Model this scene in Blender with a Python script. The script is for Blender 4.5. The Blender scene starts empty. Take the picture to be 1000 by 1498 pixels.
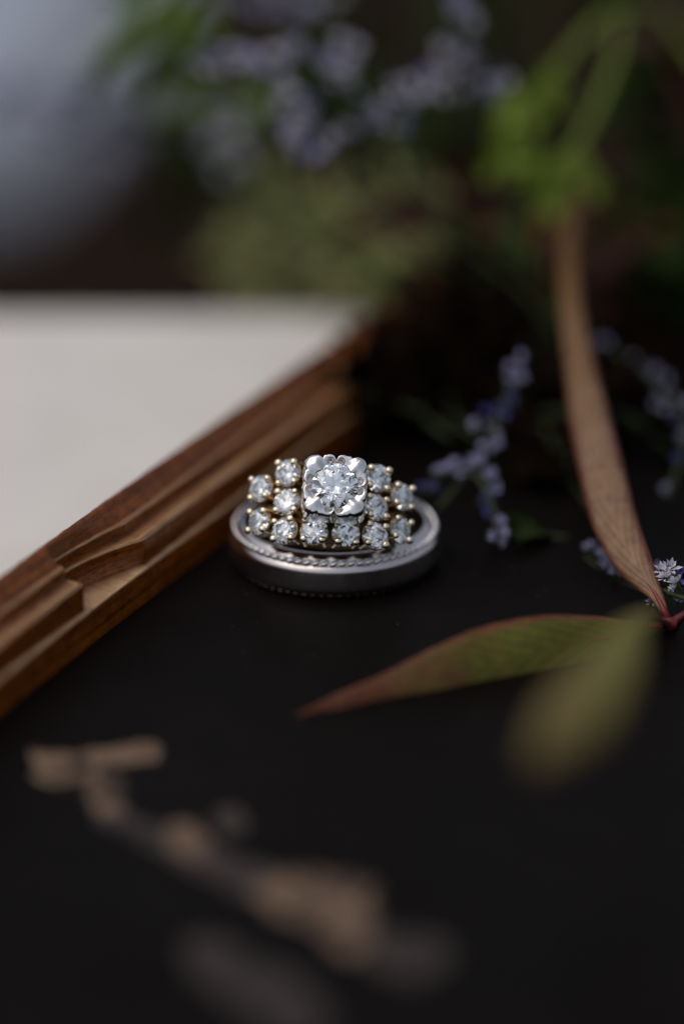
import bpy, bmesh, math, random
from mathutils import Vector, Matrix, noise

S = bpy.context.scene
COL = S.collection
MM = 0.001
PI = math.pi
R_ = math.radians

# ------------------------------------------------------------------ camera
PITCH = R_(22.0)
FPX = 5698.0            # focal length in pixels of the 1000 px wide photograph
D0 = 378.0              # distance (mm) along the axis to the middle of the band ring
FWD = Vector((0, math.cos(PITCH), -math.sin(PITCH)))
RIGHT = Vector((1, 0, 0))
UP = Vector((0, math.sin(PITCH), math.cos(PITCH)))
CAMP = -FWD * D0 + RIGHT * (11 / FPX * D0) + UP * (66 / FPX * D0)

cam_d = bpy.data.cameras.new('camera')
cam = bpy.data.objects.new('camera', cam_d)
COL.objects.link(cam)
cam.location = CAMP * MM
cam.rotation_euler = (PI / 2 - PITCH, 0, 0)
cam_d.sensor_fit = 'HORIZONTAL'
cam_d.sensor_width = 24.0
cam_d.lens = FPX / 1000 * 24.0
cam_d.clip_start = 0.01
cam_d.clip_end = 100.0
cam_d.dof.use_dof = True
cam_d.dof.focus_distance = 0.3632
cam_d.dof.aperture_fstop = 5.6
S.camera = cam

# ------------------------------------------------------------------ light
SUN_EL, SUN_AZ = R_(66), R_(-115)       # azimuth from +Y (away from the camera) towards +X
w = bpy.data.worlds.new('World')
S.world = w
w.use_nodes = True
nt = w.node_tree
bg = nt.nodes['Background']
sky = nt.nodes.new('ShaderNodeTexSky')
sky.sky_type = 'NISHITA'
sky.sun_disc = False
sky.sun_elevation = SUN_EL
sky.sun_rotation = SUN_AZ
sky.air_density = 1.0
sky.dust_density = 4.0
sky.ozone_density = 1.0
hs = nt.nodes.new('ShaderNodeHueSaturation')      # thin cloud: the same sky, paler
hs.inputs['Saturation'].default_value = 0.55
nt.links.new(sky.outputs[0], hs.inputs['Color'])
nt.links.new(hs.outputs[0], bg.inputs[0])
bg.inputs[1].default_value = 0.15
sun_d = bpy.data.lights.new('sun', 'SUN')
sun_d.energy = 0.5
sun_d.angle = R_(60)
sun_d.color = (1.0, 0.90, 0.77)
sun = bpy.data.objects.new('sun', sun_d)
COL.objects.link(sun)
sd = Vector((math.sin(SUN_AZ) * math.cos(SUN_EL), math.cos(SUN_AZ) * math.cos(SUN_EL), math.sin(SUN_EL)))
sun.rotation_euler = sd.to_track_quat('Z', 'Y').to_euler()
S.view_settings.view_transform = 'Standard'
S.view_settings.look = 'None'
S.view_settings.exposure = -0.32
S.view_settings.gamma = 1.0
S.view_settings.use_curve_mapping = False
cy = S.cycles
cy.use_denoising = True
cy.max_bounces = 24
cy.transmission_bounces = 24
cy.glossy_bounces = 10
cy.diffuse_bounces = 4
cy.transparent_max_bounces = 12
cy.caustics_reflective = True
cy.caustics_refractive = True
cy.blur_glossy = 0.3
cy.sample_clamp_indirect = 12.0


# ------------------------------------------------------------------ helpers
def ray(x, y):
    return FWD + RIGHT * ((x - 500) / FPX) + UP * ((749 - y) / FPX)


def onz(x, y, z=0.0):
    """point (mm) on the level z seen at a place of the photograph"""
    d = ray(x, y)
    return CAMP + d * ((z - CAMP.z) / d.z)


def atd(x, y, dep):
    """point (mm) at a distance along the view axis; the focus lies at 365"""
    return CAMP + ray(x, y) * dep


def mesh(name, verts, faces, uv=None, smooth=True):
    me = bpy.data.meshes.new(name)
    me.from_pydata([Vector(v) * MM for v in verts], [], faces)
    me.validate()
    if uv:
        l = me.uv_layers.new(name='UVMap')
        for lp in me.loops:
            l.data[lp.index].uv = uv[lp.vertex_index]
    me.polygons.foreach_set('use_smooth', [smooth] * len(me.polygons))
    me.update()
    return me


def obj(name, me, mat=None, parent=None):
    o = bpy.data.objects.new(name, me)
    COL.objects.link(o)
    if mat is not None and me is not None:
        if len(me.materials) == 0:
            me.materials.append(mat)
    if parent is not None:
        o.parent = parent
    return o


def tag(o, label, cat, group=None):
    o['label'] = label
    o['category'] = cat
    if group:
        o['group'] = group
    return o


def struct(name, me, mat):
    o = obj(name, me, mat)
    o['kind'] = 'structure'
    return o


def empty(name, loc=(0, 0, 0)):
    o = bpy.data.objects.new(name, None)
    o.empty_display_size = 0.005
    COL.objects.link(o)
    o.location = Vector(loc) * MM
    return o


def smoothstep(a, b, x):
    t = max(0.0, min(1.0, (x - a) / (b - a)))
    return t * t * (3 - 2 * t)


def catmull(pts, n):
    """n+1 samples along a Catmull-Rom curve; pts may be Vectors or floats"""
    out = []
    m = len(pts) - 1
    for i in range(n + 1):
        s = i / n * m
        k = min(int(s), m - 1)
        t = s - k
        p1, p2 = pts[k], pts[k + 1]
        p0 = pts[k - 1] if k > 0 else p1 + (p1 - p2)
        p3 = pts[k + 2] if k + 2 <= m else p2 + (p2 - p1)
        out.append(0.5 * ((2 * p1) + (p2 - p0) * t + (2 * p0 - 5 * p1 + 4 * p2 - p3) * t * t
                          + (3 * p1 - p0 - 3 * p2 + p3) * t ** 3))
    return out


def tube_mesh(name, pts, radii, n=24, seg=8):
    P = catmull(pts, n)
    Rr = catmull(radii, n)
    V, Fc = [], []
    prev = None
    for i, p in enumerate(P):
        t = (P[min(i + 1, n)] - P[max(i - 1, 0)]).normalized()
        a = Vector((0, 0, 1)) if abs(t.z) < 0.9 else Vector((1, 0, 0))
        if prev is not None:
            a = prev
        b = t.cross(a).normalized()
        a = b.cross(t).normalized()
        prev = a
        for k in range(seg):
            an = 2 * PI * k / seg
            V.append(p + (a * math.cos(an) + b * math.sin(an)) * max(Rr[i], 0.02))
    for i in range(n):
        for k in range(seg):
            k2 = (k + 1) % seg
            Fc.append((i * seg + k, i * seg + k2, (i + 1) * seg + k2, (i + 1) * seg + k))
    Fc.append(tuple(range(seg))[::-1])
    Fc.append(tuple(n * seg + k for k in range(seg)))
    return mesh(name, V, Fc)


def lathe(name, prof, n, closed=True):
    V, Fc, m = [], [], len(prof)
    for i in range(n):
        a = 2 * PI * i / n
        for r, z in prof:
            V.append((r * math.cos(a), r * math.sin(a), z))
    for i in range(n):
        j = (i + 1) % n
        for k in range(m if closed else m - 1):
            k2 = (k + 1) % m
            Fc.append((i * m + k, j * m + k, j * m + k2, i * m + k2))
    return mesh(name, V, Fc)


# ------------------------------------------------------------------ materials
def newmat(name):
    m = bpy.data.materials.new(name)
    m.use_nodes = True
    t = m.node_tree
    return m, t, t.nodes['Principled BSDF'], t.nodes['Material Output']


def N(t, kind, **kw):
    n = t.nodes.new(kind)
    for k, v in kw.items():
        setattr(n, k, v)
    return n


def setin(n, **kw):
    for k, v in kw.items():
        n.inputs[k.replace('_', ' ')].default_value = v


def noise_tex(t, scale, detail=4, rough=0.55, src='Object', vec=None):
    n = N(t, 'ShaderNodeTexNoise')
    setin(n, Scale=scale, Detail=detail, Roughness=rough)
    if vec is None:
        tc = N(t, 'ShaderNodeTexCoord')
        vec = tc.outputs[src]
    t.links.new(vec, n.inputs['Vector'])
    return n


def ramp(t, fac, stops):
    r = N(t, 'ShaderNodeValToRGB')
    el = r.color_ramp.elements
    while len(el) < len(stops):
        el.new(0.5)
    for e, (p, c) in zip(el, stops):
        e.position = p
        e.color = (*c, 1)
    t.links.new(fac, r.inputs['Fac'])
    return r


def bump(t, b, height, strength, dist):
    n = N(t, 'ShaderNodeBump')
    n.inputs['Strength'].default_value = strength
    n.inputs['Distance'].default_value = dist
    t.links.new(height, n.inputs['Height'])
    t.links.new(n.outputs[0], b.inputs['Normal'])
    return n


def metal(name, col, rough, bscale=None, bstr=0.1, var=0.06, rv=0.3):
    m, t, b, o = newmat(name)
    setin(b, Metallic=1.0, Roughness=rough)
    n = noise_tex(t, 900, 5, 0.6)
    r = ramp(t, n.outputs['Fac'], [(0.3, tuple(c * (1 - var) for c in col)), (0.7, col)])
    t.links.new(r.outputs[0], b.inputs['Base Color'])
    mr = N(t, 'ShaderNodeMapRange')
    setin(mr, From_Min=0.3, From_Max=0.7, To_Min=rough * (1 - rv), To_Max=rough * (1 + rv))
    t.links.new(n.outputs['Fac'], mr.inputs['Value'])
    t.links.new(mr.outputs[0], b.inputs['Roughness'])
    if bscale:
        n2 = noise_tex(t, bscale, 4, 0.6)
        bump(t, b, n2.outputs['Fac'], bstr, 0.00005)
    return m


M_WHITEGOLD = metal('white_gold', (0.80, 0.775, 0.765), 0.13, 2500, 0.12)
M_BEAD = metal('bright_white_gold', (0.93, 0.90, 0.88), 0.16, 2500, 0.05)
M_BAND = metal('band_white_gold', (0.66, 0.60, 0.585), 0.13, 3500, 0.02, 0.02, 0.08)
M_BAND_FACE = metal('band_brushed_face', (0.66, 0.595, 0.58), 0.25, 6000, 0.04, 0.03, 0.12)
M_GOLD = metal('yellow_gold', (0.42, 0.27, 0.12), 0.28, 2500, 0.15, 0.12)
M_GOLD_SHADE = metal('shade_dark_gold', (0.16, 0.095, 0.045), 0.4, 1500, 0.2, 0.3)  # shade between the stones put into this gold's base colour
M_PRONG = metal('pale_gold', (0.95, 0.82, 0.62), 0.24, 2500, 0.12)


def mk_diamond():
    m = bpy.data.materials.new('diamond')
    m.use_nodes = True
    t = m.node_tree
    t.nodes.clear()
    o = N(t, 'ShaderNodeOutputMaterial')
    g = N(t, 'ShaderNodeBsdfGlass')
    setin(g, IOR=2.417, Roughness=0.0)
    n = noise_tex(t, 120, 2)
    r = ramp(t, n.outputs['Fac'], [(0.3, (0.96, 0.98, 1.0)), (0.7, (1, 1, 1))])
    t.links.new(r.outputs[0], g.inputs['Color'])
    t.links.new(g.outputs[0], o.inputs['Surface'])
    return m


M_DIAMOND = mk_diamond()


def mk_lacquer():
    m, t, b, o = newmat('black_lacquer')
    n = noise_tex(t, 60, 6, 0.6)
    r = ramp(t, n.outputs['Fac'], [(0.3, (0.0034, 0.0024, 0.0020)), (0.7, (0.0058, 0.0042, 0.0035))])
    # sparse pale dust
    v = N(t, 'ShaderNodeTexVoronoi')
    setin(v, Scale=700.0, Randomness=1.0)
    tc = N(t, 'ShaderNodeTexCoord')
    t.links.new(tc.outputs['Object'], v.inputs['Vector'])
    lt = N(t, 'ShaderNodeMath', operation='LESS_THAN')
    lt.inputs[1].default_value = 0.075
    t.links.new(v.outputs['Distance'], lt.inputs[0])
    n3 = noise_tex(t, 160, 2, 0.5)
    gt = N(t, 'ShaderNodeMath', operation='GREATER_THAN')
    gt.inputs[1].default_value = 0.50
    t.links.new(n3.outputs['Fac'], gt.inputs[0])
    mu = N(t, 'ShaderNodeMath', operation='MULTIPLY')
    t.links.new(lt.outputs[0], mu.inputs[0])
    t.links.new(gt.outputs[0], mu.inputs[1])
    mx = N(t, 'ShaderNodeMix', data_type='RGBA')
    t.links.new(mu.outputs[0], mx.inputs['Factor'])
    t.links.new(r.outputs[0], mx.inputs['A'])
    mx.inputs['B'].default_value = (0.045, 0.040, 0.036, 1)
    t.links.new(mx.outputs['Result'], b.inputs['Base Color'])
    n7 = noise_tex(t, 45, 6, 0.7)
    mr = N(t, 'ShaderNodeMapRange')
    setin(mr, From_Min=0.3, From_Max=0.7, To_Min=0.30, To_Max=0.52)
    t.links.new(n7.outputs['Fac'], mr.inputs['Value'])
    t.links.new(mr.outputs[0], b.inputs['Roughness'])
    b.inputs['Specular IOR Level'].default_value = 0.024
    b.inputs['Specular Tint'].default_value = (1.0, 0.92, 0.90, 1)
    n2 = noise_tex(t, 2600, 5, 0.65)
    bump(t, b, n2.outputs['Fac'], 0.5, 0.00006)
    return m


M_LACQUER = mk_lacquer()


def mk_wood():
    m, t, b, o = newmat('varnished_brown_wood')
    tc = N(t, 'ShaderNodeTexCoord')
    mp = N(t, 'ShaderNodeMapping')
    mp.inputs['Scale'].default_value = (60, 1500, 1)
    t.links.new(tc.outputs['UV'], mp.inputs['Vector'])
    n = noise_tex(t, 1.0, 6, 0.65, vec=mp.outputs[0])
    r = ramp(t, n.outputs['Fac'], [(0.22, (0.045, 0.0085, 0.0005)), (0.5, (0.170, 0.047, 0.0026)), (0.78, (0.34, 0.112, 0.009))])
    n3 = noise_tex(t, 700, 5, 0.7)
    r3 = ramp(t, n3.outputs['Fac'], [(0.35, (0.55, 0.5, 0.45)), (0.6, (1.0, 1.0, 1.0))])
    mp4 = N(t, 'ShaderNodeMapping')
    mp4.inputs['Scale'].default_value = (700, 4200, 1)
    t.links.new(tc.outputs['UV'], mp4.inputs['Vector'])
    n6 = noise_tex(t, 1.0, 3, 0.6, vec=mp4.outputs[0])        # pores
    r6 = ramp(t, n6.outputs['Fac'], [(0.36, (0.25, 0.2, 0.18)), (0.47, (1, 1, 1))])
    mp6 = N(t, 'ShaderNodeMix', data_type='RGBA', blend_type='MULTIPLY')
    mp6.inputs['Factor'].default_value = 0.75
    t.links.new(r.outputs[0], mp6.inputs['A'])
    t.links.new(r6.outputs[0], mp6.inputs['B'])
    r = mp6
    mx = N(t, 'ShaderNodeMix', data_type='RGBA', blend_type='MULTIPLY')
    mx.inputs['Factor'].default_value = 0.8
    t.links.new(r.outputs['Result'], mx.inputs['A'])
    t.links.new(r3.outputs[0], mx.inputs['B'])
    av = N(t, 'ShaderNodeAttribute', attribute_name='painted_sheen')  # pale highlight of ridges and ledge, mixed into the base colour
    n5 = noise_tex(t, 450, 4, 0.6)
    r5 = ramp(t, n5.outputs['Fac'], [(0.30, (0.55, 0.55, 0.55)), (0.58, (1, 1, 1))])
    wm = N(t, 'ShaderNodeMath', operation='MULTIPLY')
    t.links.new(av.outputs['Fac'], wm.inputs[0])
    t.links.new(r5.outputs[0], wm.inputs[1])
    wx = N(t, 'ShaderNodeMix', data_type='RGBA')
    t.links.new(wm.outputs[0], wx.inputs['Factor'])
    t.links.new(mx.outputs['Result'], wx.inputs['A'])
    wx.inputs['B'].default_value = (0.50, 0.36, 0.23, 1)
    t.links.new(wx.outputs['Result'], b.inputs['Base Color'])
    setin(b, Roughness=0.6)
    b.inputs['Specular IOR Level'].default_value = 0.04
    b.inputs['Coat Weight'].default_value = 0.5
    b.inputs['Coat Roughness'].default_value = 0.13
    b.inputs['Coat Tint'].default_value = (1.0, 0.86, 0.66, 1)
    mp2 = N(t, 'ShaderNodeMapping')
    mp2.inputs['Scale'].default_value = (200, 4000, 1)
    t.links.new(tc.outputs['UV'], mp2.inputs['Vector'])
    n2 = noise_tex(t, 1.0, 5, 0.65, vec=mp2.outputs[0])
    ad = N(t, 'ShaderNodeMath', operation='ADD')
    t.links.new(n2.outputs['Fac'], ad.inputs[0])
    t.links.new(n3.outputs['Fac'], ad.inputs[1])
    bn = bump(t, b, ad.outputs[0], 0.30, 0.00010)
    t.links.new(bn.outputs[0], b.inputs['Coat Normal'])
    return m


M_WOOD = mk_wood()


def simple(name, c0, c1, rough, scale, spec=0.3, bstr=0.2, bdist=0.0001, bscale=None):
    m, t, b, o = newmat(name)
    n = noise_tex(t, scale, 5, 0.6)
    r = ramp(t, n.outputs['Fac'], [(0.3, c0), (0.7, c1)])
    t.links.new(r.outputs[0], b.inputs['Base Color'])
    setin(b, Roughness=rough)
    b.inputs['Specular IOR Level'].default_value = spec
    n2 = noise_tex(t, bscale or scale * 4, 4, 0.6)
    bump(t, b, n2.outputs['Fac'], bstr, bdist)
    return m


def paintmat(name, c0, c1, wear):
    m, t, b, o = newmat(name)
    tc = N(t, 'ShaderNodeTexCoord')
    mp = N(t, 'ShaderNodeMapping')
    mp.inputs['Rotation'].default_value = (0, 0, R_(-62))
    mp.inputs['Scale'].default_value = (90, 420, 90)
    t.links.new(tc.outputs['Object'], mp.inputs['Vector'])
    n1 = noise_tex(t, 1.0, 5, 0.6, vec=mp.outputs[0])
    r1 = ramp(t, n1.outputs['Fac'], [(0.3, c0), (0.7, c1)])
    n2 = noise_tex(t, 240, 6, 0.65)
    r2 = ramp(t, n2.outputs['Fac'], [(wear - 0.05, (0, 0, 0)), (wear + 0.06, (1, 1, 1))])
    mx = N(t, 'ShaderNodeMix', data_type='RGBA')
    t.links.new(r2.outputs[0], mx.inputs['Factor'])
    mx.inputs['A'].default_value = (0.006, 0.0045, 0.004, 1)
    t.links.new(r1.outputs[0], mx.inputs['B'])
    t.links.new(mx.outputs['Result'], b.inputs['Base Color'])
    setin(b, Roughness=0.55)
    b.inputs['Specular IOR Level'].default_value = 0.15
    bump(t, b, n2.outputs['Fac'], 0.3, 0.0001)
    return m


M_TABLE = simple('off_white_paint', (0.61, 0.575, 0.535), (0.69, 0.655, 0.615), 0.7, 90, 0.15, 0.25, 0.0001, 900)
M_GROUND = simple('dark_brown_soil', (0.007, 0.0035, 0.0015), (0.018, 0.009, 0.004), 0.9, 6, 0.05, 0.4, 0.01)
M_PAVING = simple('pale_blue_grey_paving', (0.27, 0.30, 0.36), (0.33, 0.36, 0.42), 0.8, 4, 0.2, 0.3, 0.003)
M_PAINT = paintmat('tan_gold_paint', (0.095, 0.060, 0.039), (0.20, 0.130, 0.083), 0.44)
M_PAINT_DIM = paintmat('worn_bronze_paint', (0.028, 0.020, 0.017), (0.060, 0.043, 0.036), 0.44)
M_JOINT = simple('red_leaf_joint', (0.10, 0.008, 0.010), (0.20, 0.016, 0.018), 0.4, 900, 0.4)
M_STEM_GREEN = simple('green_stem', (0.095, 0.13, 0.012), (0.17, 0.22, 0.03), 0.5, 400, 0.3)
M_STEM_DARK = simple('dark_green_stem', (0.020, 0.030, 0.010), (0.045, 0.06, 0.02), 0.6, 400, 0.2)
M_STEM_RED = simple('dark_red_stem', (0.09, 0.012, 0.01), (0.17, 0.03, 0.02), 0.5, 400, 0.3)


def leafmat(name, mid, edge, tip, rough=0.45, trans=0.25, vein=True, spec=0.35):
    """u runs along the leaf 0..1, v across 0..1"""
    m, t, b, o = newmat(name)
    tc = N(t, 'ShaderNodeTexCoord')
    sp = N(t, 'ShaderNodeSeparateXYZ')
    t.links.new(tc.outputs['UV'], sp.inputs[0])
    s = N(t, 'ShaderNodeMath', operation='SUBTRACT')
    t.links.new(sp.outputs['Y'], s.inputs[0])
    s.inputs[1].default_value = 0.5
    a = N(t, 'ShaderNodeMath', operation='ABSOLUTE')
    t.links.new(s.outputs[0], a.inputs[0])
    nz = noise_tex(t, 260, 4, 0.6)
    ad = N(t, 'ShaderNodeMath', operation='MULTIPLY_ADD')
    t.links.new(nz.outputs['Fac'], ad.inputs[0])
    ad.inputs[1].default_value = 0.22
    t.links.new(a.outputs[0], ad.inputs[2])
    r1 = ramp(t, ad.outputs[0], [(0.44, mid), (0.58, edge)])
    ad2 = N(t, 'ShaderNodeMath', operation='MULTIPLY_ADD')
    t.links.new(nz.outputs['Fac'], ad2.inputs[0])
    ad2.inputs[1].default_value = 0.5
    t.links.new(sp.outputs['X'], ad2.inputs[2])
    r2 = ramp(t, ad2.outputs[0], [(0.72, (0, 0, 0)), (1.0, (1, 1, 1))])
    mx = N(t, 'ShaderNodeMix', data_type='RGBA')
    t.links.new(r2.outputs[0], mx.inputs['Factor'])
    t.links.new(r1.outputs[0], mx.inputs['A'])
    mx.inputs['B'].default_value = (*tip, 1)
    # mottling
    n4 = noise_tex(t, 900, 5, 0.65)
    r4 = ramp(t, n4.outputs['Fac'], [(0.3, (0.72, 0.70, 0.68)), (0.65, (1.08, 1.06, 1.04))])
    mm = N(t, 'ShaderNodeMix', data_type='RGBA', blend_type='MULTIPLY')
    mm.inputs['Factor'].default_value = 1.0
    t.links.new(mx.outputs['Result'], mm.inputs['A'])
    t.links.new(r4.outputs[0], mm.inputs['B'])
    col = mm.outputs['Result']
    t.links.new(col, b.inputs['Base Color'])
    setin(b, Roughness=rough)
    b.inputs['Specular IOR Level'].default_value = spec
    if vein:
        # chevron side veins
        w1 = N(t, 'ShaderNodeMath', operation='MULTIPLY_ADD')
        t.links.new(a.outputs[0], w1.inputs[0])
        w1.inputs[1].default_value = -0.35
        t.links.new(sp.outputs['X'], w1.inputs[2])
        w2 = N(t, 'ShaderNodeMath', operation='MULTIPLY')
        t.links.new(w1.outputs[0], w2.inputs[0])
        w2.inputs[1].default_value = 110.0
        w3 = N(t, 'ShaderNodeMath', operation='SINE')
        t.links.new(w2.outputs[0], w3.inputs[0])
        w4 = N(t, 'ShaderNodeMath', operation='MULTIPLY_ADD')
        t.links.new(n4.outputs['Fac'], w4.inputs[0])
        w4.inputs[1].default_value = 2.0
        t.links.new(w3.outputs[0], w4.inputs[2])
        bump(t, b, w4.outputs[0], 0.10, 0.00010)
        rv = ramp(t, w4.outputs[0], [(0.35, (0.78, 0.74, 0.70)), (0.9, (1.05, 1.05, 1.05))])
        mv = N(t, 'ShaderNodeMix', data_type='RGBA', blend_type='MULTIPLY')
        mv.inputs['Factor'].default_value = 0.8
        t.links.new(col, mv.inputs['A'])
        t.links.new(rv.outputs[0], mv.inputs['B'])
        col = mv.outputs['Result']
        t.links.new(col, b.inputs['Base Color'])
    tr = N(t, 'ShaderNodeBsdfTranslucent')
    t.links.new(col, tr.inputs['Color'])
    ms = N(t, 'ShaderNodeMixShader')
    ms.inputs[0].default_value = trans
    t.links.new(b.outputs[0], ms.inputs[1])
    t.links.new(tr.outputs[0], ms.inputs[2])
    t.links.new(ms.outputs[0], o.inputs['Surface'])
    return m


M_LEAF_TAN = leafmat('tan_brown_leaf', (0.30, 0.180, 0.105), (0.15, 0.035, 0.016), (0.17, 0.080, 0.013), 0.5, 0.25)
M_LEAF_OLIVE = leafmat('olive_leaf', (0.105, 0.110, 0.008), (0.15, 0.045, 0.018), (0.13, 0.042, 0.015), 0.42, 0.2)
M_LEAF_OLIVE2 = leafmat('olive_brown_leaf', (0.195, 0.185, 0.028), (0.19, 0.11, 0.032), (0.18, 0.13, 0.028), 0.5, 0.2)
M_LEAF_BRIGHT = leafmat('bright_green_leaf', (0.22, 0.33, 0.016), (0.16, 0.25, 0.014), (0.32, 0.42, 0.07), 0.45, 0.35)
M_LEAF_SAGE = leafmat('sage_leaf', (0.31, 0.325, 0.125), (0.22, 0.235, 0.08), (0.42, 0.43, 0.22), 0.7, 0.2, False, 0.2)
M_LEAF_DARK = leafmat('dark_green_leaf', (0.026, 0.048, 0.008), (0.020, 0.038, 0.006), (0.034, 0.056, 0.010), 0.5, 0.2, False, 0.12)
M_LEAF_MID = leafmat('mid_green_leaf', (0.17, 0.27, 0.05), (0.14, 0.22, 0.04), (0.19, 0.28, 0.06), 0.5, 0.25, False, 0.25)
M_LEAF_SHADE = leafmat('shade_black_leaf', (0.0075, 0.0038, 0.002), (0.006, 0.003, 0.0018), (0.009, 0.004, 0.002), 0.7, 0.1, False, 0.03)  # near-black base colour carries the shade among the bouquet's leaves
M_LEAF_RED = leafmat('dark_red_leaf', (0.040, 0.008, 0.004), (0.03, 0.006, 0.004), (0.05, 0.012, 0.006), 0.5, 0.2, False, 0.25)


def petalmat(name, c0, c1):
    m, t, b, o = newmat(name)
    n = noise_tex(t, 1500, 3, 0.6)
    r = ramp(t, n.outputs['Fac'], [(0.3, c0), (0.7, c1)])
    t.links.new(r.outputs[0], b.inputs['Base Color'])
    setin(b, Roughness=0.6)
    b.inputs['Specular IOR Level'].default_value = 0.2
    tr = N(t, 'ShaderNodeBsdfTranslucent')
    t.links.new(r.outputs[0], tr.inputs['Color'])
    ms = N(t, 'ShaderNodeMixShader')
    ms.inputs[0].default_value = 0.3
    t.links.new(b.outputs[0], ms.inputs[1])
    t.links.new(tr.outputs[0], ms.inputs[2])
    t.links.new(ms.outputs[0], o.inputs['Surface'])
    return m


M_PETAL_PALE = petalmat('pale_lilac_petal', (0.46, 0.45, 0.66), (0.66, 0.64, 0.84))
M_PETAL_BLUE = petalmat('violet_blue_petal', (0.10, 0.10, 0.36), (0.20, 0.19, 0.50))
M_PETAL_WHITE = petalmat('white_petal', (0.70, 0.68, 0.74), (0.86, 0.84, 0.88))

# ------------------------------------------------------------------ setting
TABLE_Z = -4.0
FAR = onz(250, 449, TABLE_Z).y


def table_me():
    # slab with a rounded far edge
    prof = []
    r = 3.0
    prof.append((-900.0, TABLE_Z))
    for i in range(9):
        y = -500 + i * (FAR - r + 500) / 8
        prof.append((y, TABLE_Z))
    for i in range(1, 7):
        a = i / 6 * PI / 2
        prof.append((FAR - r + r * math.sin(a), TABLE_Z - r + r * math.cos(a)))
    prof += [(FAR, TABLE_Z - 24), (-900.0, TABLE_Z - 24)]
    V, Fc = [], []
    n = len(prof)
    for x in (-700.0, 900.0):
        for y, z in prof:
            V.append((x, y, z))
    for k in range(n):
        k2 = (k + 1) % n
        Fc.append((k, k2, n + k2, n + k))
    Fc.append(tuple(range(n))[::-1])
    Fc.append(tuple(range(n, 2 * n)))
    return mesh('table_top', V, Fc, smooth=False)


struct('table_top', table_me(), M_TABLE)

G = 40000.0
struct('ground', mesh('ground', [(-G, -G, -750), (G, -G, -750), (G, G, -750), (-G, G, -750)], [(0, 1, 2, 3)]), M_GROUND)
pv = [onz(-1600, 270, -742), onz(20, 250, -742), onz(110, 150, -742), onz(190, 30, -742), onz(330, -300, -742), onz(-1600, -300, -742)]
npv = len(pv)
pvv = pv + [p - Vector((0, 0, 7)) for p in pv]
struct('path', mesh('path', pvv, [tuple(range(npv))] + [(k, k + npv, (k + 1) % npv + npv, (k + 1) % npv) for k in range(npv)], smooth=False), M_PAVING)

# ------------------------------------------------------------------ tray
DA = R_(64.8)
TD = Vector((math.cos(DA), math.sin(DA), 0))      # along the long side in view, away from the camera
TN = Vector((-math.sin(DA), math.cos(DA), 0))     # outwards across that side
NI = 10.95                                        # inner edge of the rim
S0, S1, WID, FIL = -225.0, 88.0, 300.0, 22.0
TC = TD * ((S0 + S1) / 2) + TN * (NI - WID / 2)
tray = tag(empty('tray', (TC.x, TC.y, TABLE_Z)), 'black lacquered tray with a stepped brown wooden rim carrying the rings', 'tray')

A_END, A_BEG = -16.6, -28.6     # carved notch, far and near end along the side
path = []                       # (point, outward normal, place along the side in view or None)
svals = []
v = S0 + FIL
while v < S1 - FIL:
    svals.append(v)
    v += 0.3 if -62 < v < 70 else 6.0
for k in range(1, 16):
    svals.append(A_BEG + 0.75 * k / 16)
svals += [A_END + 0.01, A_BEG - 0.01, S1 - FIL]
for v in sorted(svals):
    path.append((TD * v + TN * (NI + 0.45 * max(0.0, 1 - (v / 60) ** 2)), TN, v))


def corner(c, n0, n1):
    for k in range(1, 16):
        a = k / 16 * PI / 2
        nr = n0 * math.cos(a) + n1 * math.sin(a)
        path.append((c + nr * FIL, nr, None))


def side(p0, p1, nr):
    for k in range(0, 25):
        path.append((p0.lerp(p1, k / 24), nr, None))


corner(TD * (S1 - FIL) + TN * (NI - FIL), TN, TD)
side(TD * S1 + TN * (NI - FIL), TD * S1 + TN * (NI - WID + FIL), TD)
corner(TD * (S1 - FIL) + TN * (NI - WID + FIL), TD, -TN)
side(TD * (S1 - FIL) + TN * (NI - WID), TD * (S0 + FIL) + TN * (NI - WID), -TN)
corner(TD * (S0 + FIL) + TN * (NI - WID + FIL), -TN, -TD)
side(TD * S0 + TN * (NI - WID + FIL), TD * S0 + TN * (NI - FIL), -TD)
corner(TD * (S0 + FIL) + TN * (NI - FIL), -TD, TN)

BASE = [(-0.05, -0.3), (0.0, 0.0), (0.02, 2.95), (0.05, 3.14), (0.12, 3.25), (0.22, 3.30), (0.45, 3.31), (0.55, 3.30)]
MOULD = [(0.55, 3.30), (0.57, 3.5), (0.61, 5.70), (0.64, 5.84), (0.70, 5.93), (0.78, 5.94), (0.85, 5.86), (0.90, 5.78), (0.95, 5.86),
         (1.03, 5.97), (1.13, 6.00), (1.26, 5.93), (1.45, 5.86), (1.75, 5.84), (2.10, 5.88), (2.30, 5.98), (2.42, 6.2), (2.50, 6.55), (2.54, 7.05),
         (2.58, 7.20), (2.66, 7.28), (2.74, 7.22), (2.79, 7.12), (2.85, 7.20), (2.93, 7.29), (3.04, 7.28)]
TOP = [(3.04, 7.28), (3.14, 7.24), (3.30, 7.42), (3.70, 7.92), (4.15, 8.44), (4.50, 8.78), (4.68, 8.90), (4.86, 8.92), (5.02, 8.84), (5.12, 8.62), (5.18, 8.0),
       (5.25, TABLE_Z + 0.05), (0.2, TABLE_Z + 0.05)]


def notch(v):
    if v is None or v >= A_END or v <= A_BEG:
        return 0.0
    t = (A_END - v) / (A_END - A_BEG)
    return 3.0 * (1 - (1 - t) ** 1.9) * (1 - smoothstep(0.955, 1.0, t))


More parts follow.
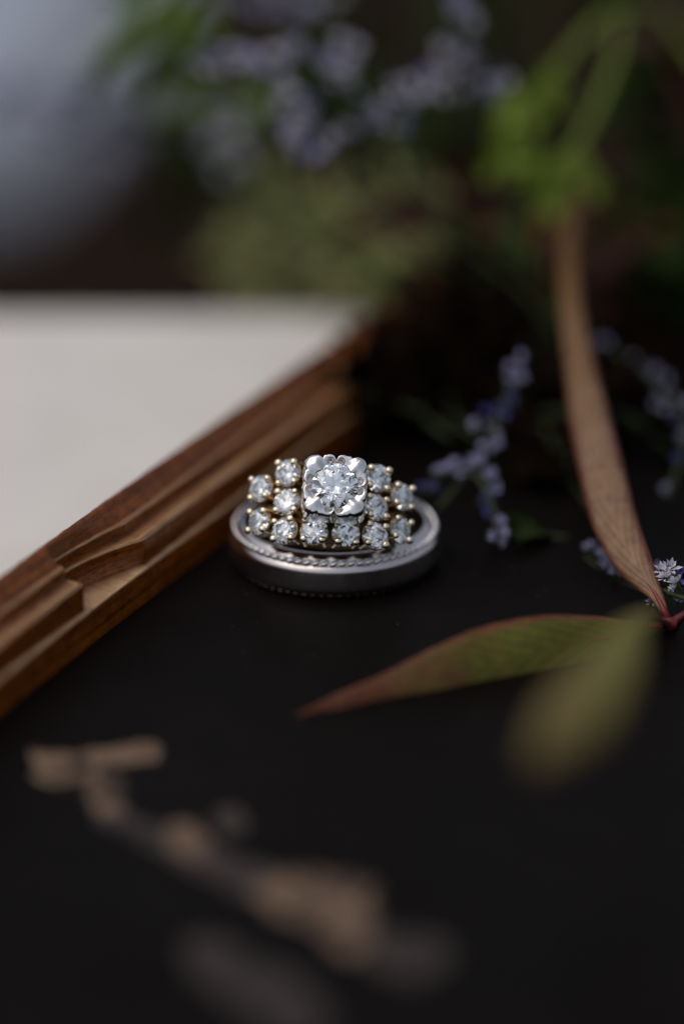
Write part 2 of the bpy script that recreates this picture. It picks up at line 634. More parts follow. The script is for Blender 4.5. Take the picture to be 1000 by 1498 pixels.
def sweep(name, prof, v0, painted_sheen=None):
    V, Fc, UV, WR = [], [], [], []
    m = len(prof)
    run = 0.0
    prev = None
    for p, nr, sv in path:
        if prev is not None:
            run += (p - prev).length
        prev = p
        d = notch(sv)
        wob = 0.05 * noise.noise(Vector((run * 0.35, 3.1, 0)))
        ln = v0
        for k, (u, z) in enumerate(prof):
            if k:
                ln += math.hypot(u - prof[k - 1][0], z - prof[k - 1][1])
            uu = u
            if 0.55 < u < 4.6 and d > 0:
                uu = u + d * max(0.0, 1 - (u - 0.55) / 4.05)
            # small dents and uneven places
            dent = 0.05 * noise.noise(Vector((run * 0.9, u * 2.0, z * 2.0))) if z > 3 else 0.0
            q = p + nr * (uu + wob) - TC
            V.append((q.x, q.y, z - TABLE_Z + dent))
            UV.append((run * MM, ln * MM))
            WR.append((painted_sheen or {}).get(k, 0.0))
    na = len(path)
    for i in range(na):
        j = (i + 1) % na
        for k in range(m - 1):
            Fc.append((i * m + k, i * m + k + 1, j * m + k + 1, j * m + k))
    me = mesh(name, V, Fc, UV)
    at = me.attributes.new('painted_sheen', 'FLOAT', 'POINT')
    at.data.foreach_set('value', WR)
    return me


obj('rim_base', sweep('rim_base', BASE, 0.0, {4: 0.5, 5: 1.0, 6: 1.0, 7: 0.9}), M_WOOD, tray)  # last argument: strength of the painted highlight per profile point
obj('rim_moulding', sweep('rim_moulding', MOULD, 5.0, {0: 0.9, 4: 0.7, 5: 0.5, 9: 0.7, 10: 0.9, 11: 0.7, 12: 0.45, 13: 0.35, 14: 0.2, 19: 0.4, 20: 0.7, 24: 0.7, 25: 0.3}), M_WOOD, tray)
obj('rim_crest', sweep('rim_crest', TOP, 12.0), M_WOOD, tray)
fpts = [p + nr * 0.02 - TC for p, nr, sv in path[::4]]
fl = obj('floor_panel', mesh('floor_panel', fpts, [tuple(range(len(fpts)))[::-1]]), M_LACQUER, tray)
fl.location = (0, 0, -TABLE_Z * MM)


def stroke(name, outline, mat, label, h=0.06):
    P = [onz(x, y, 0.0) for x, y in outline]
    n = len(P)
    pts = []
    for i in range(n):                       # smooth and roughen the outline
        p0, p1, p2, p3 = P[(i - 1) % n], P[i], P[(i + 1) % n], P[(i + 2) % n]
        for q in range(5):
            t = q / 5
            v = 0.5 * ((2 * p1) + (p2 - p0) * t + (2 * p0 - 5 * p1 + 4 * p2 - p3) * t * t + (3 * p1 - p0 - 3 * p2 + p3) * t ** 3)
            v = v + Vector((noise.noise(v * 0.9), noise.noise(v * 0.9 + Vector((9, 4, 2))), 0)) * 0.75
            pts.append(v)
    bm = bmesh.new()
    off = Vector((TC.x, TC.y, TABLE_Z))
    top = [bm.verts.new((p - off + Vector((0, 0, h))) * MM) for p in pts]
    bot = [bm.verts.new((p - off + Vector((0, 0, -0.02))) * MM) for p in pts]
    f = bm.faces.new(top)
    for i in range(len(pts)):
        j = (i + 1) % len(pts)
        bm.faces.new((top[i], bot[i], bot[j], top[j]))
    bmesh.ops.triangulate(bm, faces=[f])
    bmesh.ops.recalc_face_normals(bm, faces=bm.faces)
    me = bpy.data.meshes.new(name)
    bm.to_mesh(me)
    bm.free()
    o = obj(name, me, mat, tray)
    o['label'] = label
    return o


stroke('painted_stroke', [(48, 1098), (100, 1102), (160, 1094), (228, 1086), (230, 1112), (170, 1122), (110, 1144), (66, 1146), (52, 1122)], M_PAINT,
       'short tan painted bar at the upper end of the branch')
stroke('painted_stroke', [(132, 1138), (170, 1134), (182, 1160), (172, 1190), (140, 1190), (130, 1165)], M_PAINT, 'small tan painted knot below the bar', 0.08)
stroke('painted_stroke', [(140, 1185), (178, 1188), (230, 1208), (300, 1236), (380, 1268), (430, 1290), (420, 1318), (360, 1312), (290, 1278), (220, 1240), (160, 1212)], M_PAINT_DIM,
       'faded bronze painted branch running across the tray floor')
stroke('painted_stroke', [(240, 1212), (275, 1206), (300, 1228), (300, 1252), (270, 1256), (244, 1238)], M_PAINT, 'tan painted knot halfway along the branch', 0.09)
stroke('painted_stroke', [(372, 1300), (430, 1278), (500, 1284), (548, 1292), (540, 1320), (548, 1350), (536, 1388), (486, 1396), (470, 1362), (420, 1346), (390, 1326)], M_PAINT, 'largest tan painted leaf blot', 0.09)
stroke('painted_stroke', [(520, 1366), (580, 1362), (650, 1376), (655, 1410), (600, 1432), (540, 1410)], M_PAINT_DIM, 'faded bronze end of the painted branch')
stroke('painted_stroke', [(268, 1380), (310, 1372), (380, 1402), (450, 1446), (480, 1490), (450, 1530), (390, 1510), (320, 1456), (276, 1416)], M_PAINT_DIM, 'faded bronze painted leaf in the foreground', 0.08)
stroke('painted_stroke', [(312, 1190), (345, 1184), (362, 1200), (352, 1222), (322, 1222)], M_PAINT_DIM, 'faint bronze dot beside the branch')


# ------------------------------------------------------------------ wedding band
band = tag(empty('wedding_band', (0, -0.85, 0)), 'wide white gold band with beaded edges lying flat on the black tray', 'ring')
H = 3.9
prof_top = [(10.10, 2.56), (10.06, 2.63), (9.94, 2.77), (9.84, 2.88), (9.80, 2.91), (9.77, 2.93), (9.70, 2.96), (9.68, 3.10), (9.62, 3.20), (9.60, 3.30), (9.56, 3.36), (9.48, 3.44),
            (9.34, 3.60), (9.14, 3.74), (8.96, 3.80), (8.80, 3.78), (8.68, 3.70), (8.62, 3.56), (8.60, 3.3)]
prof_in = [(8.58, 2.4), (8.57, 1.9), (8.58, 1.2)]
prof_bot = [(8.62, 0.4), (8.72, 0.16), (8.9, 0.05), (9.2, 0.0), (9.45, 0.03), (9.60, 0.10), (9.66, 0.2), (9.70, 0.30), (9.74, 0.36), (9.84, 0.42), (9.90, 0.52), (9.90, 0.60),
            (9.93, 0.66), (10.02, 0.70), (10.08, 0.76)]
BZ = 1.18


def tall(p):
    return [(r, z * BZ) for r, z in p]


obj('band', lathe('band', tall(prof_top + prof_in + prof_bot), 220, False), M_BAND, band)
face = [(10.08, 0.76), (10.12, 0.82), (10.14, 0.92), (10.15, 1.3), (10.155, 1.75), (10.15, 2.2), (10.145, 2.42), (10.13, 2.50), (10.10, 2.56)]
o = obj('brushed_face', lathe('brushed_face', tall(face), 220, False), M_BAND_FACE, band)
o['label'] = 'flat satin middle of the band'


def ellipsoid(name, rx, ry, rz, u=10, v=6):
    bm = bmesh.new()
    bmesh.ops.create_uvsphere(bm, u_segments=u, v_segments=v, radius=1.0)
    for vv in bm.verts:
        vv.co = Vector((vv.co.x * rx, vv.co.y * ry, vv.co.z * rz)) * MM
    for f in bm.faces:
        f.smooth = True
    me = bpy.data.meshes.new(name)
    bm.to_mesh(me)
    bm.free()
    return me


bead_me = ellipsoid('bead', 0.50, 0.22, 0.25)
bead_me.materials.append(M_BEAD)
bead2_me = ellipsoid('bead_low', 0.34, 0.14, 0.15)
bead2_me.materials.append(M_BAND)
rng = random.Random(4)
NB = 72
for row in range(2):
    for i in range(NB):
        a = 2 * PI * (i + 0.5 * row) / NB
        o = obj('bead', bead_me if row == 0 else bead2_me, None, band)
        r, z = (9.76, 3.18 * BZ) if row == 0 else (9.70, 0.36 * BZ)
        o.location = Vector((r * math.cos(a), r * math.sin(a), z)) * MM
        k = 1 + rng.uniform(-0.07, 0.07)
        o.scale = (k, k, k)
        o.rotation_mode = 'XYZ'
        slant = 0.48 if row == 0 else -0.5
        q = Matrix.Rotation(a + PI / 2, 4, 'Z') @ Matrix.Rotation(-0.7 if row == 0 else 0.5, 4, 'X') @ Matrix.Rotation(-slant + rng.uniform(-0.06, 0.06), 4, 'Y')
        o.rotation_euler = q.to_euler()

# ------------------------------------------------------------------ engagement ring
EL = R_(37)
PC = atd(485, 735, 365.2)
PC = Vector((PC.x, PC.y, PC.z))
ring = tag(empty('engagement_ring', PC), 'diamond cluster ring with square white gold centre propped inside the band', 'ring')
nn = Vector((0, -math.cos(EL), math.sin(EL)))
vv_ = Vector((0, math.sin(EL), math.cos(EL)))
uu_ = Vector((1, 0, 0))
base_rot = Matrix((uu_, vv_, nn)).transposed().to_4x4()
rot = base_rot @ Matrix.Rotation(R_(2.5), 4, 'Y') @ Matrix.Rotation(R_(-2.8), 4, 'Z')
ring.rotation_euler = rot.to_euler()


def brilliant(name, Rr):
    tab, ca, pa = 0.55, math.tan(R_(34.0)), math.tan(R_(40.9))
    zt = (1 - tab) * ca
    V = []
    T = [len(V) + k for k in range(8)]
    for k in range(8):
        an = k * PI / 4
        V.append((tab * math.cos(an), tab * math.sin(an), zt))
    rs = 0.76
    zs = zt - (rs * math.cos(PI / 8) - tab) * ca
    Sx = [len(V) + k for k in range(8)]
    for k in range(8):
        an = (k + 0.5) * PI / 4
        V.append((rs * math.cos(an), rs * math.sin(an), zs))
    Gt = [len(V) + j for j in range(16)]
    for j in range(16):
        an = j * PI / 8
        V.append((math.cos(an), math.sin(an), 0))
    zg = -0.035
    Gb = [len(V) + j for j in range(16)]
    for j in range(16):
        an = j * PI / 8
        V.append((math.cos(an), math.sin(an), zg))
    rl = 0.24
    zl = zg - (1 - rl * math.cos(PI / 8)) * pa
    L = [len(V) + k for k in range(8)]
    for k in range(8):
        an = (k + 0.5) * PI / 4
        V.append((rl * math.cos(an), rl * math.sin(an), zl))
    Cu = len(V)
    V.append((0, 0, zg - pa))
    Fc = [tuple(T)]
    for k in range(8):
        k1 = (k + 1) % 8
        km = (k - 1) % 8
        Fc.append((T[k], Sx[km], Gt[2 * k], Sx[k]))
        Fc.append((T[k], Sx[k], T[k1]))
        Fc.append((Sx[k], Gt[2 * k], Gt[2 * k + 1]))
        Fc.append((Sx[k], Gt[2 * k + 1], Gt[(2 * k + 2) % 16]))
        Fc.append((Cu, L[k], Gb[2 * k], L[km]))
        Fc.append((L[k], Gb[2 * k + 1], Gb[2 * k]))
        Fc.append((L[k], Gb[(2 * k + 2) % 16], Gb[2 * k + 1]))
    for j in range(16):
        j1 = (j + 1) % 16
        Fc.append((Gt[j], Gb[j], Gb[j1], Gt[j1]))
    me = mesh(name, [(x * Rr, y * Rr, z * Rr) for x, y, z in V], Fc, smooth=False)
    bm = bmesh.new()
    bm.from_mesh(me)
    bmesh.ops.recalc_face_normals(bm, faces=bm.faces)
    bm.to_mesh(me)
    bm.free()
    me.materials.append(M_DIAMOND)
    return me


RS = 1.31
stone_me = brilliant('side_diamond', RS)


def cup_me():
    prof = [(RS * 0.97, -0.10), (RS * 1.05, -0.10), (RS * 1.05, -0.30), (RS * 0.86, -0.75), (RS * 0.72, -1.45), (RS * 0.55, -1.45), (RS * 0.72, -0.80), (RS * 0.93, -0.30)]
    return lathe('setting', prof, 28, True)


def prong_me():
    # post with a rounded bead on its tip, leaning slightly in over the stone
    pr = [(0.20, -1.45), (0.19, -0.6), (0.20, -0.1), (0.27, 0.06), (0.35, 0.20), (0.385, 0.36), (0.35, 0.52), (0.26, 0.63), (0.13, 0.69), (0.0, 0.705)]
    n = 12
    V, Fc, m = [], [], len(pr)
    for i in range(n):
        a = 2 * PI * i / n
        for r, z in pr:
            V.append((r * math.cos(a) - 0.10 * smoothstep(-0.2, 0.5, z), r * math.sin(a), z))
    for i in range(n):
        j = (i + 1) % n
        for k in range(m - 1):
            Fc.append((i * m + k, j * m + k, j * m + k + 1, i * m + k + 1))
    return mesh('prong', V, Fc)


cupm = cup_me()
cupm.materials.append(M_GOLD)
prm = prong_me()
prm.materials.append(M_PRONG)
RC = 10.5
SPOTS = []
for sx in (-1, 1):
    SPOTS += [(sx * 6.72, 1.62, 0), (sx * 6.72, -1.62, 0), (sx * 4.26, 2.86, 0), (sx * 4.20, 0.02, 0), (sx * 4.30, -2.74, 0), (sx * 1.50, -2.86, 0), (sx * 1.50, 2.86, 0)]
rng = random.Random(12)


def dome(x):
    th = math.asin(max(-0.95, min(0.95, x / RC)))
    return RC * (math.cos(th) - 1), th


for x, y, _ in SPOTS:
    z, th = dome(x)
    mtx = Matrix.Translation(Vector((x, y, z)) * MM) @ Matrix.Rotation(th, 4, 'Y') @ Matrix.Rotation(rng.uniform(-0.11, 0.11), 4, 'X') @ Matrix.Rotation(rng.uniform(-0.11, 0.11), 4, 'Y')
    st = obj('side_diamond', stone_me, None, ring)
    st.matrix_local = mtx @ Matrix.Rotation(rng.uniform(0, 0.78), 4, 'Z')
    cp = obj('setting', cupm, None, ring)
    cp.matrix_local = mtx
    for q in range(4):
        an = PI / 4 + q * PI / 2 + rng.uniform(-0.10, 0.10)
        p = obj('prong', prm, None, cp)
        s = rng.uniform(0.84, 1.06)
        p.matrix_local = Matrix.Rotation(an, 4, 'Z') @ Matrix.Translation(Vector((RS * 1.02, 0, 0)) * MM) @ Matrix.Diagonal((s, s, s, 1))


def gallery_me():
    V, Fc = [], []
    n = 48
    xs = [-7.7 + 15.4 * i / n for i in range(n + 1)]
    rows = 4
    for x in xs:
        z0, th = dome(x)
        hw = 3.55 if abs(x) < 5.2 else 3.55 - 1.05 * smoothstep(5.2, 6.0, abs(x))
        for d in (1.25, 2.05):
            nx, nz = math.sin(th), math.cos(th)
            for j in range(rows + 1):
                yy = -hw + 2 * hw * j / rows
                V.append((x - nx * d, yy, z0 - nz * d))
    st = 2 * (rows + 1)
    for i in range(n):
        for j in range(rows):
            a, b = i * st + j, (i + 1) * st + j
            Fc.append((a, b, b + 1, a + 1))
            a += rows + 1
            b += rows + 1
            Fc.append((a, a + 1, b + 1, b))
        for j in (0, rows):
            a, b = i * st + j, (i + 1) * st + j
            Fc.append((a, a + rows + 1, b + rows + 1, b))
    for i in (0, n):
        for j in range(rows):
            a = i * st + j
            Fc.append((a, a + 1, a + rows + 2, a + rows + 1))
    return mesh('gallery', V, Fc, smooth=False)


obj('gallery', gallery_me(), M_GOLD_SHADE, ring)


def shank_me():
    V, Fc = [], []
    n, sg = 96, 14
    rc = 6.95
    cz = -8.0
    for i in range(n + 1):
        a = R_(-52) + (R_(180 + 104)) * i / n + PI
        # a measured so that the arc passes round the far side of the finger
        wv = 0.85 + 0.55 * abs(math.cos((i / n) * PI)) ** 2
        for k in range(sg):
            b = 2 * PI * k / sg
            r = rc + 0.55 * math.cos(b)
            V.append((r * math.cos(a), wv * math.sin(b), cz + r * math.sin(a)))
    for i in range(n):
        for k in range(sg):
            k2 = (k + 1) % sg
            Fc.append((i * sg + k, i * sg + k2, (i + 1) * sg + k2, (i + 1) * sg + k))
    Fc.append(tuple(range(sg)))
    Fc.append(tuple(n * sg + k for k in range(sg))[::-1])
    return mesh('shank', V, Fc)


obj('shank', shank_me(), M_GOLD, ring)

# square centre head
HZ, HY = 3.15, 0.80


def head_me():
    nth = 320
    rows = []
    A, EXP = 2.92, 6.0

    def sq(th, a, e=EXP):
        return a / (abs(math.cos(th)) ** e + abs(math.sin(th)) ** e) ** (1 / e)

    def ndist(th, c):
        return (th - c + PI) % (2 * PI) - PI

    jit = random.Random(3)
    sec = []
    for q in range(4):
        for s in (-1, 1):
            sec.append((q * PI / 2 + s * (0.50 + jit.uniform(-0.05, 0.05)), jit.uniform(0.16, 0.34)))
    V, Fc = [], []
    SR = [0, 0.10, 0.2, 0.3, 0.4, 0.5, 0.6, 0.7, 0.8, 0.88, 0.94, 0.98, 1.0]
    WR = [0.04, 0.10, 0.2, 0.35, 0.5, 0.56, 0.7, 1.0]
    nrow = 1 + len(SR) + len(WR)
    for i in range(nth):
        th = 2 * PI * i / nth
        mid = min(abs(ndist(th, q * PI / 2)) for q in range(4))
        cor = min(abs(ndist(th, PI / 4 + q * PI / 2)) for q in range(4))
        ro = sq(th, A)
        cut = 0.50 * math.exp(-(mid / 0.055) ** 2)
        for c, dp in sec:
            cut += dp * math.exp(-(ndist(th, c) / 0.045) ** 2)
        lobe = 0.10 * math.exp(-((mid - 0.2) / 0.11) ** 2)
        rt = ro - cut + lobe
        claw = math.exp(-(cor / 0.20) ** 2)
        rin = 2.16 - 0.28 * claw
        c, s = math.cos(th), math.sin(th)
        V.append((rin * c * 0.99, rin * s * 0.99, HZ - 0.55))
        for sv in SR:
            r = rin + (rt - rin) * sv
            z = HZ + 0.05 + 0.20 * claw * (1 - sv) ** 2 + 0.14 * smoothstep(0, 0.6, sv) - 0.02
            z -= 0.26 * smoothstep(0.84, 1.0, sv) ** 2
            z += 0.12 * claw * math.sin(PI * min(1, sv * 1.1))
            # dark pockets either side of the middle of each edge
            for q in range(4):
                for sg in (-1, 1):
                    dth = ndist(th, q * PI / 2 + sg * 0.21)
                    g = (dth * r / 0.28) ** 2 + ((r - 2.40) / 0.21) ** 2
                    z -= 0.95 * math.exp(-g ** 2)
            # engraved strokes on the corners
            if PI < th < 1.5 * PI or th < 0.5 * PI:
                z -= 0.03 * math.exp(-(((cor - 0.10) / 0.02) ** 2)) * smoothstep(0.5, 0.8, sv)
            V.append((r * c, r * s, z))
        rb = sq(th, 3.06, 7.0)
        zt = V[-1][2]
        for wv in WR:
            r = rt + (rb - rt) * min(1.0, wv * 2.0) ** 0.8
            if wv >= 0.7:
                r = sq(th, 2.2, 5.0) if wv > 0.9 else sq(th, 2.35, 5.0)
            z = zt + (-0.9 - zt) * wv
            V.append((r * c, r * s, z))
    for i in range(nth):
        j = (i + 1) % nth
        for k in range(nrow - 1):
            Fc.append((i * nrow + k, i * nrow + k + 1, j * nrow + k + 1, j * nrow + k))
    return mesh('centre_head', V, Fc)


hd = obj('centre_head', head_me(), M_WHITEGOLD, ring)
hd['label'] = 'square white gold scalloped plate around the large diamond'
hd.location = Vector((0.15, HY, 0)) * MM
cs = obj('centre_diamond', brilliant('centre_diamond', 2.17), None, ring)
cs['label'] = 'large round diamond in the square head'
cs.matrix_local = Matrix.Translation(Vector((0.15, HY, HZ + 0.02)) * MM) @ Matrix.Rotation(0.2, 4, 'Z')
# dished floor below the large stone
dp = [(0.05, -0.2), (0.6, -0.15), (1.2, 0.55), (1.8, 1.25), (2.1, 1.9), (2.14, HZ - 0.5)]
bw = obj('bowl', lathe('bowl', [(r, z) for r, z in dp], 40, False), M_WHITEGOLD, ring)
bw.location = Vector((0.15, HY, 0)) * MM


# ------------------------------------------------------------------ leaves
def leaf_me(name, pts, widths, tilt=0.0, cup=0.25, n=28, wave=0.0, seed=0, thick=0.14):
    """long leaf along pts; across direction lies in the picture plane turned by tilt about the leaf's own axis"""
    P = catmull(pts, n)
    W = catmull(widths, n)
    V, Fc, UV = [], [], []
    m = 7
    for side in (0, 1):
        for i, p in enumerate(P):
            t = (P[min(i + 1, n)] - P[max(i - 1, 0)]).normalized()
            vw = (p - CAMP).normalized()
            ac = t.cross(vw).normalized()
            tl = tilt[0] + (tilt[1] - tilt[0]) * i / n if isinstance(tilt, tuple) else tilt
            ac = Matrix.Rotation(tl, 3, t) @ ac
            nr = ac.cross(t).normalized()
            for k in range(m):
                s = k / (m - 1) * 2 - 1
                wv = wave * noise.noise(Vector((i * 0.25, s * 1.1, seed)))
                q = p + ac * (s * W[i] / 2) + nr * (cup * W[i] * (s * s - 0.3) + wv)
                if side:
                    q = q - nr * thick * (1 - abs(s) ** 3 * 0.8)
                V.append(q)
                UV.append((i / n, (s + 1) / 2))
    off = (n + 1) * m
    for i in range(n):
        for k in range(m - 1):
            a = i * m + k
            Fc.append((a, a + 1, a + m + 1, a + m))
            a += off
            Fc.append((a, a + m, a + m + 1, a + 1))
        for k in (0, m - 1):
            a, b = i * m + k, (i + 1) * m + k
            Fc.append((a, b, b + off, a + off) if k == 0 else (a, a + off, b + off, b))
    return mesh(name, V, Fc, UV)


def shift(P, o):
    return [p - o for p in P]


JP = atd(978, 913, 361.5)
nand = tag(empty('leaf_spray', (JP.x, JP.y, 0)), 'spray of three narrow tan and olive leaflets meeting at a red joint', 'leaf')
NO = Vector((JP.x, JP.y, 0))


def leaflet(pts, widths, mat, label, **kw):
    P = [atd(*q) for q in pts]
    me = leaf_me('leaflet', P, widths, **kw)
    for v in me.vertices:
        v.co -= NO * MM
    o = obj('leaflet', me, mat, nand)
    o['label'] = label
    # midrib
    rb = tube_mesh('midrib', shift([p + (CAMP - p).normalized() * 0.02 for p in P], NO), [0.42] + [0.26 - 0.2 * i / len(P) for i in range(len(P) - 1)], 30, 6)
    r = obj('midrib', rb, M_STEM_RED if mat is not M_LEAF_TAN else M_JOINT, o)
    return o


leaflet([(976, 905, 362), (958, 868, 363), (925, 820, 366), (898, 760, 371), (880, 690, 377), (861, 611, 385), (846, 528, 393), (834, 446, 401), (830, 363, 409), (838, 312, 414), (846, 268, 419)],
        [0.5, 1.5, 3.5, 4.3, 4.4, 4.0, 3.0, 2.3, 1.8, 1.0, 0.15], M_LEAF_TAN, 'long upright tan brown leaflet', tilt=(0.15, -0.2), cup=0.16, wave=0.15, seed=2, n=40)
leaflet([(974, 915, 361.5), (930, 922, 359), (880, 934, 357), (800, 950, 354), (720, 968, 352), (650, 984, 350), (570, 1010, 348), (500, 1030, 346), (432, 1049, 344.2)],
        [0.5, 2.0, 4.4, 6.4, 6.6, 5.0, 3.2, 2.0, 0.3], M_LEAF_OLIVE, 'olive green leaflet with red edges lying towards the left', tilt=(0.1, 0.0), cup=0.10, wave=0.25, seed=7, n=40)
leaflet([(976, 914, 361.5), (952, 900, 338), (925, 925, 318), (888, 985, 303), (845, 1045, 293), (805, 1090, 286), (778, 1118, 283)],
        [0.4, 1.4, 3.0, 5.2, 5.4, 3.0, 0.3], M_LEAF_OLIVE2, 'blurred olive leaflet reaching towards the viewer', tilt=0.1, cup=0.14, wave=0.2, seed=11, n=36)
obj('leaf_joint', tube_mesh('leaf_joint', shift([atd(966, 906, 361.6), atd(978, 912, 361.5), atd(988, 914, 361.6)], NO), [0.30, 0.62, 0.45], 12, 10), M_JOINT, nand)
obj('stalk', tube_mesh('stalk', shift([atd(982, 911, 361.8), atd(994, 903, 364), atd(1015, 893, 367), onz(1060, 884, 0.5)], NO), [0.42, 0.40, 0.40, 0.38], 16, 8), M_JOINT, nand)


def grounded(P):
    """lead a stem that starts in the air down to the tray, as the rest of the bouquet lies there"""
    if P[0].z < 2.5:
        return P
    b = Vector((P[0].x + 16, min(P[0].y - 4, 62), 0.5))
    return [b, b.lerp(P[0], 0.5) + Vector((2, 0, 2))] + P


# ------------------------------------------------------------------ flower sprigs
def floret_me(name, mat, core, rad=1.05, n=6, seed=0):
    rg = random.Random(seed)
    V, Fc = [], []
    mats = []
    # tube
    k = 6
    for z, r in ((-1.3, 0.12), (-0.4, 0.28), (0.1, 0.38)):
        for i in range(k):
            a = 2 * PI * i / k
            V.append((r * math.cos(a), r * math.sin(a), z))
    for q in range(2):
        for i in range(k):
            j = (i + 1) % k
            Fc.append((q * k + i, q * k + j, (q + 1) * k + j, (q + 1) * k + i))
            mats.append(1)
    # petals, each a folded pointed blade with thickness
    for i in range(n + 5):
        a = 2 * PI * i / n + rg.uniform(-0.25, 0.25)
        L = rad * rg.uniform(0.75, 1.2) * (1 if i < n else 0.6)
        up = rg.uniform(0.2, 0.75) if i < n else rg.uniform(0.8, 1.2)
        c, s = math.cos(a), math.sin(a)

        def pt(r, t, z):
            return (r * c - t * s, r * s + t * c, z)
        b0 = len(V)
        wd = 0.22 * rg.uniform(0.7, 1.2)
        V += [pt(0.22, 0, 0.0), pt(0.62 * L, wd, 0.1 + up * 0.62), pt(L, 0.03, 0.1 + up * 0.9), pt(0.62 * L, -wd, 0.1 + up * 0.62), pt(0.6 * L, 0, up * 0.5),
              pt(0.62 * L, 0, up * 0.42)]
        Fc += [(b0, b0 + 4, b0 + 1), (b0 + 1, b0 + 4, b0 + 2), (b0, b0 + 3, b0 + 4), (b0 + 3, b0 + 2, b0 + 4),
               (b0, b0 + 1, b0 + 5), (b0 + 1, b0 + 2, b0 + 5), (b0, b0 + 5, b0 + 3), (b0 + 3, b0 + 5, b0 + 2)]
        mats += [0] * 8
    me = mesh(name, V, Fc, smooth=False)
    me.materials.append(mat)
    me.materials.append(core)
    for p, mi in zip(me.polygons, mats):
        p.material_index = mi
    return me


FL = {'pale': [floret_me('floret', M_PETAL_PALE, M_STEM_DARK, seed=s) for s in range(3)],
      'blue': [floret_me('floret', M_PETAL_BLUE, M_STEM_DARK, rad=0.95, seed=s + 9) for s in range(3)],
      'white': [floret_me('floret', M_PETAL_WHITE, M_STEM_DARK, rad=1.15, n=7, seed=s + 20) for s in range(3)]}
rng = random.Random(77)


def place_floret(par, o0, P, kind, sc, face=None):
    if P.y < 80:
        P = Vector((P.x, P.y, max(P.z, 0.9)))
    fo = obj('floret', rng.choice(FL[kind]), None, par)
    fo.location = (P - o0) * MM
    d = face or (Vector((rng.uniform(-1, 1), rng.uniform(-0.9, 0.4), rng.uniform(0.2, 1.2))))
    d = d.normalized()
    fo.rotation_euler = (d.to_track_quat('Z', 'Y').to_matrix().to_4x4() @ Matrix.Rotation(rng.uniform(0, 6), 4, 'Z')).to_euler()
    s = sc * rng.uniform(0.85, 1.15)
    fo.scale = (s, s, s)
    return fo


def flower_sprig(label, stems, florets, sc=1.0, scatter=0.6, dens=1, group='lilac flower sprigs of the bouquet', stemmat=None):
    """stems: lists of (x,y,dist); florets: (x,y,dist,kind)"""
    b = atd(*stems[0][0])
    o0 = Vector((b.x, b.y, max(0.0, min(b.z, 0.0))))
    root = tag(empty('flower_sprig', o0), label, 'flower', group)
    for s in stems:
        P = [atd(*q) for q in s]
        P = shift(grounded(P) if s is stems[0] else P, o0)
        obj('stem', tube_mesh('stem', P, [0.32] + [0.26] * (len(P) - 2) + [0.14], 6 * len(P), 6), stemmat or M_STEM_DARK, root)
    for x, y, d, kind in florets:
        for q in range(dens):
            P = atd(x, y, d)
            if q:
                P = P + Vector((rng.gauss(0, 1), rng.gauss(0, 1), rng.gauss(0, 0.8))) * scatter
            place_floret(root, o0, P, kind, sc)
    return root


# sprig beside the rings
flower_sprig('lilac flower sprig rising right behind the rings, left of the tan leaflet',
             [[(640, 745, 384), (685, 690, 385), (712, 652, 386), (735, 596, 389), (758, 545, 392)],
              [(690, 686, 385), (712, 720, 381), (735, 785, 377)],
              [(690, 688, 385), (655, 690, 384), (618, 712, 384)]],
             [(759, 541, 392, 'pale'), (751, 562, 391, 'pale'), (743, 582, 390, 'blue'), (736, 598, 389, 'blue'), (727, 610, 388, 'blue'), (698, 622, 387, 'pale'), (724, 637, 387, 'pale'),
              (711, 656, 386, 'pale'), (699, 672, 385, 'pale'), (685, 684, 385, 'pale'), (662, 684, 384, 'pale'), (648, 690, 384, 'pale'), (720, 692, 384, 'pale'), (722, 711, 383, 'pale'),
              (625, 713, 384, 'blue'), (704, 735, 381, 'blue'), (716, 748, 380, 'blue'), (729, 762, 378, 'pale'), (733, 781, 377, 'pale')], 0.64, 0.5, 3)
# far right, behind the tan leaflet
flower_sprig('dim lilac flower sprig right of the tan leaflet at the picture edge',
             [[(1080, 800, 384), (1040, 700, 388), (1000, 620, 394), (960, 560, 400), (880, 500, 405)],
              [(1010, 640, 393), (985, 700, 388), (975, 730, 387)]],
             [(884, 502, 405, 'pale'), (925, 527, 403, 'pale'), (940, 538, 402, 'pale'), (952, 548, 401, 'pale'), (962, 572, 399, 'pale'), (976, 562, 399, 'pale'), (988, 586, 397, 'pale'),
              (985, 618, 395, 'blue'), (972, 602, 396, 'pale'), (997, 640, 394, 'pale'), (996, 676, 390, 'blue'), (980, 714, 388, 'pale')], 0.58, 0.6, 2)
# low one under the leaflet
flower_sprig('lilac flower sprig lying low on the tray behind the base of the tan leaflet',
             [[(960, 872, 369), (915, 856, 372), (880, 838, 375), (855, 812, 378)]],
             [(862, 818, 378, 'pale'), (872, 830, 377, 'pale'), (884, 846, 375, 'pale'), (900, 850, 373, 'pale'), (930, 842, 373, 'pale'), (960, 840, 373, 'pale')], 0.75, 0.4, 1)
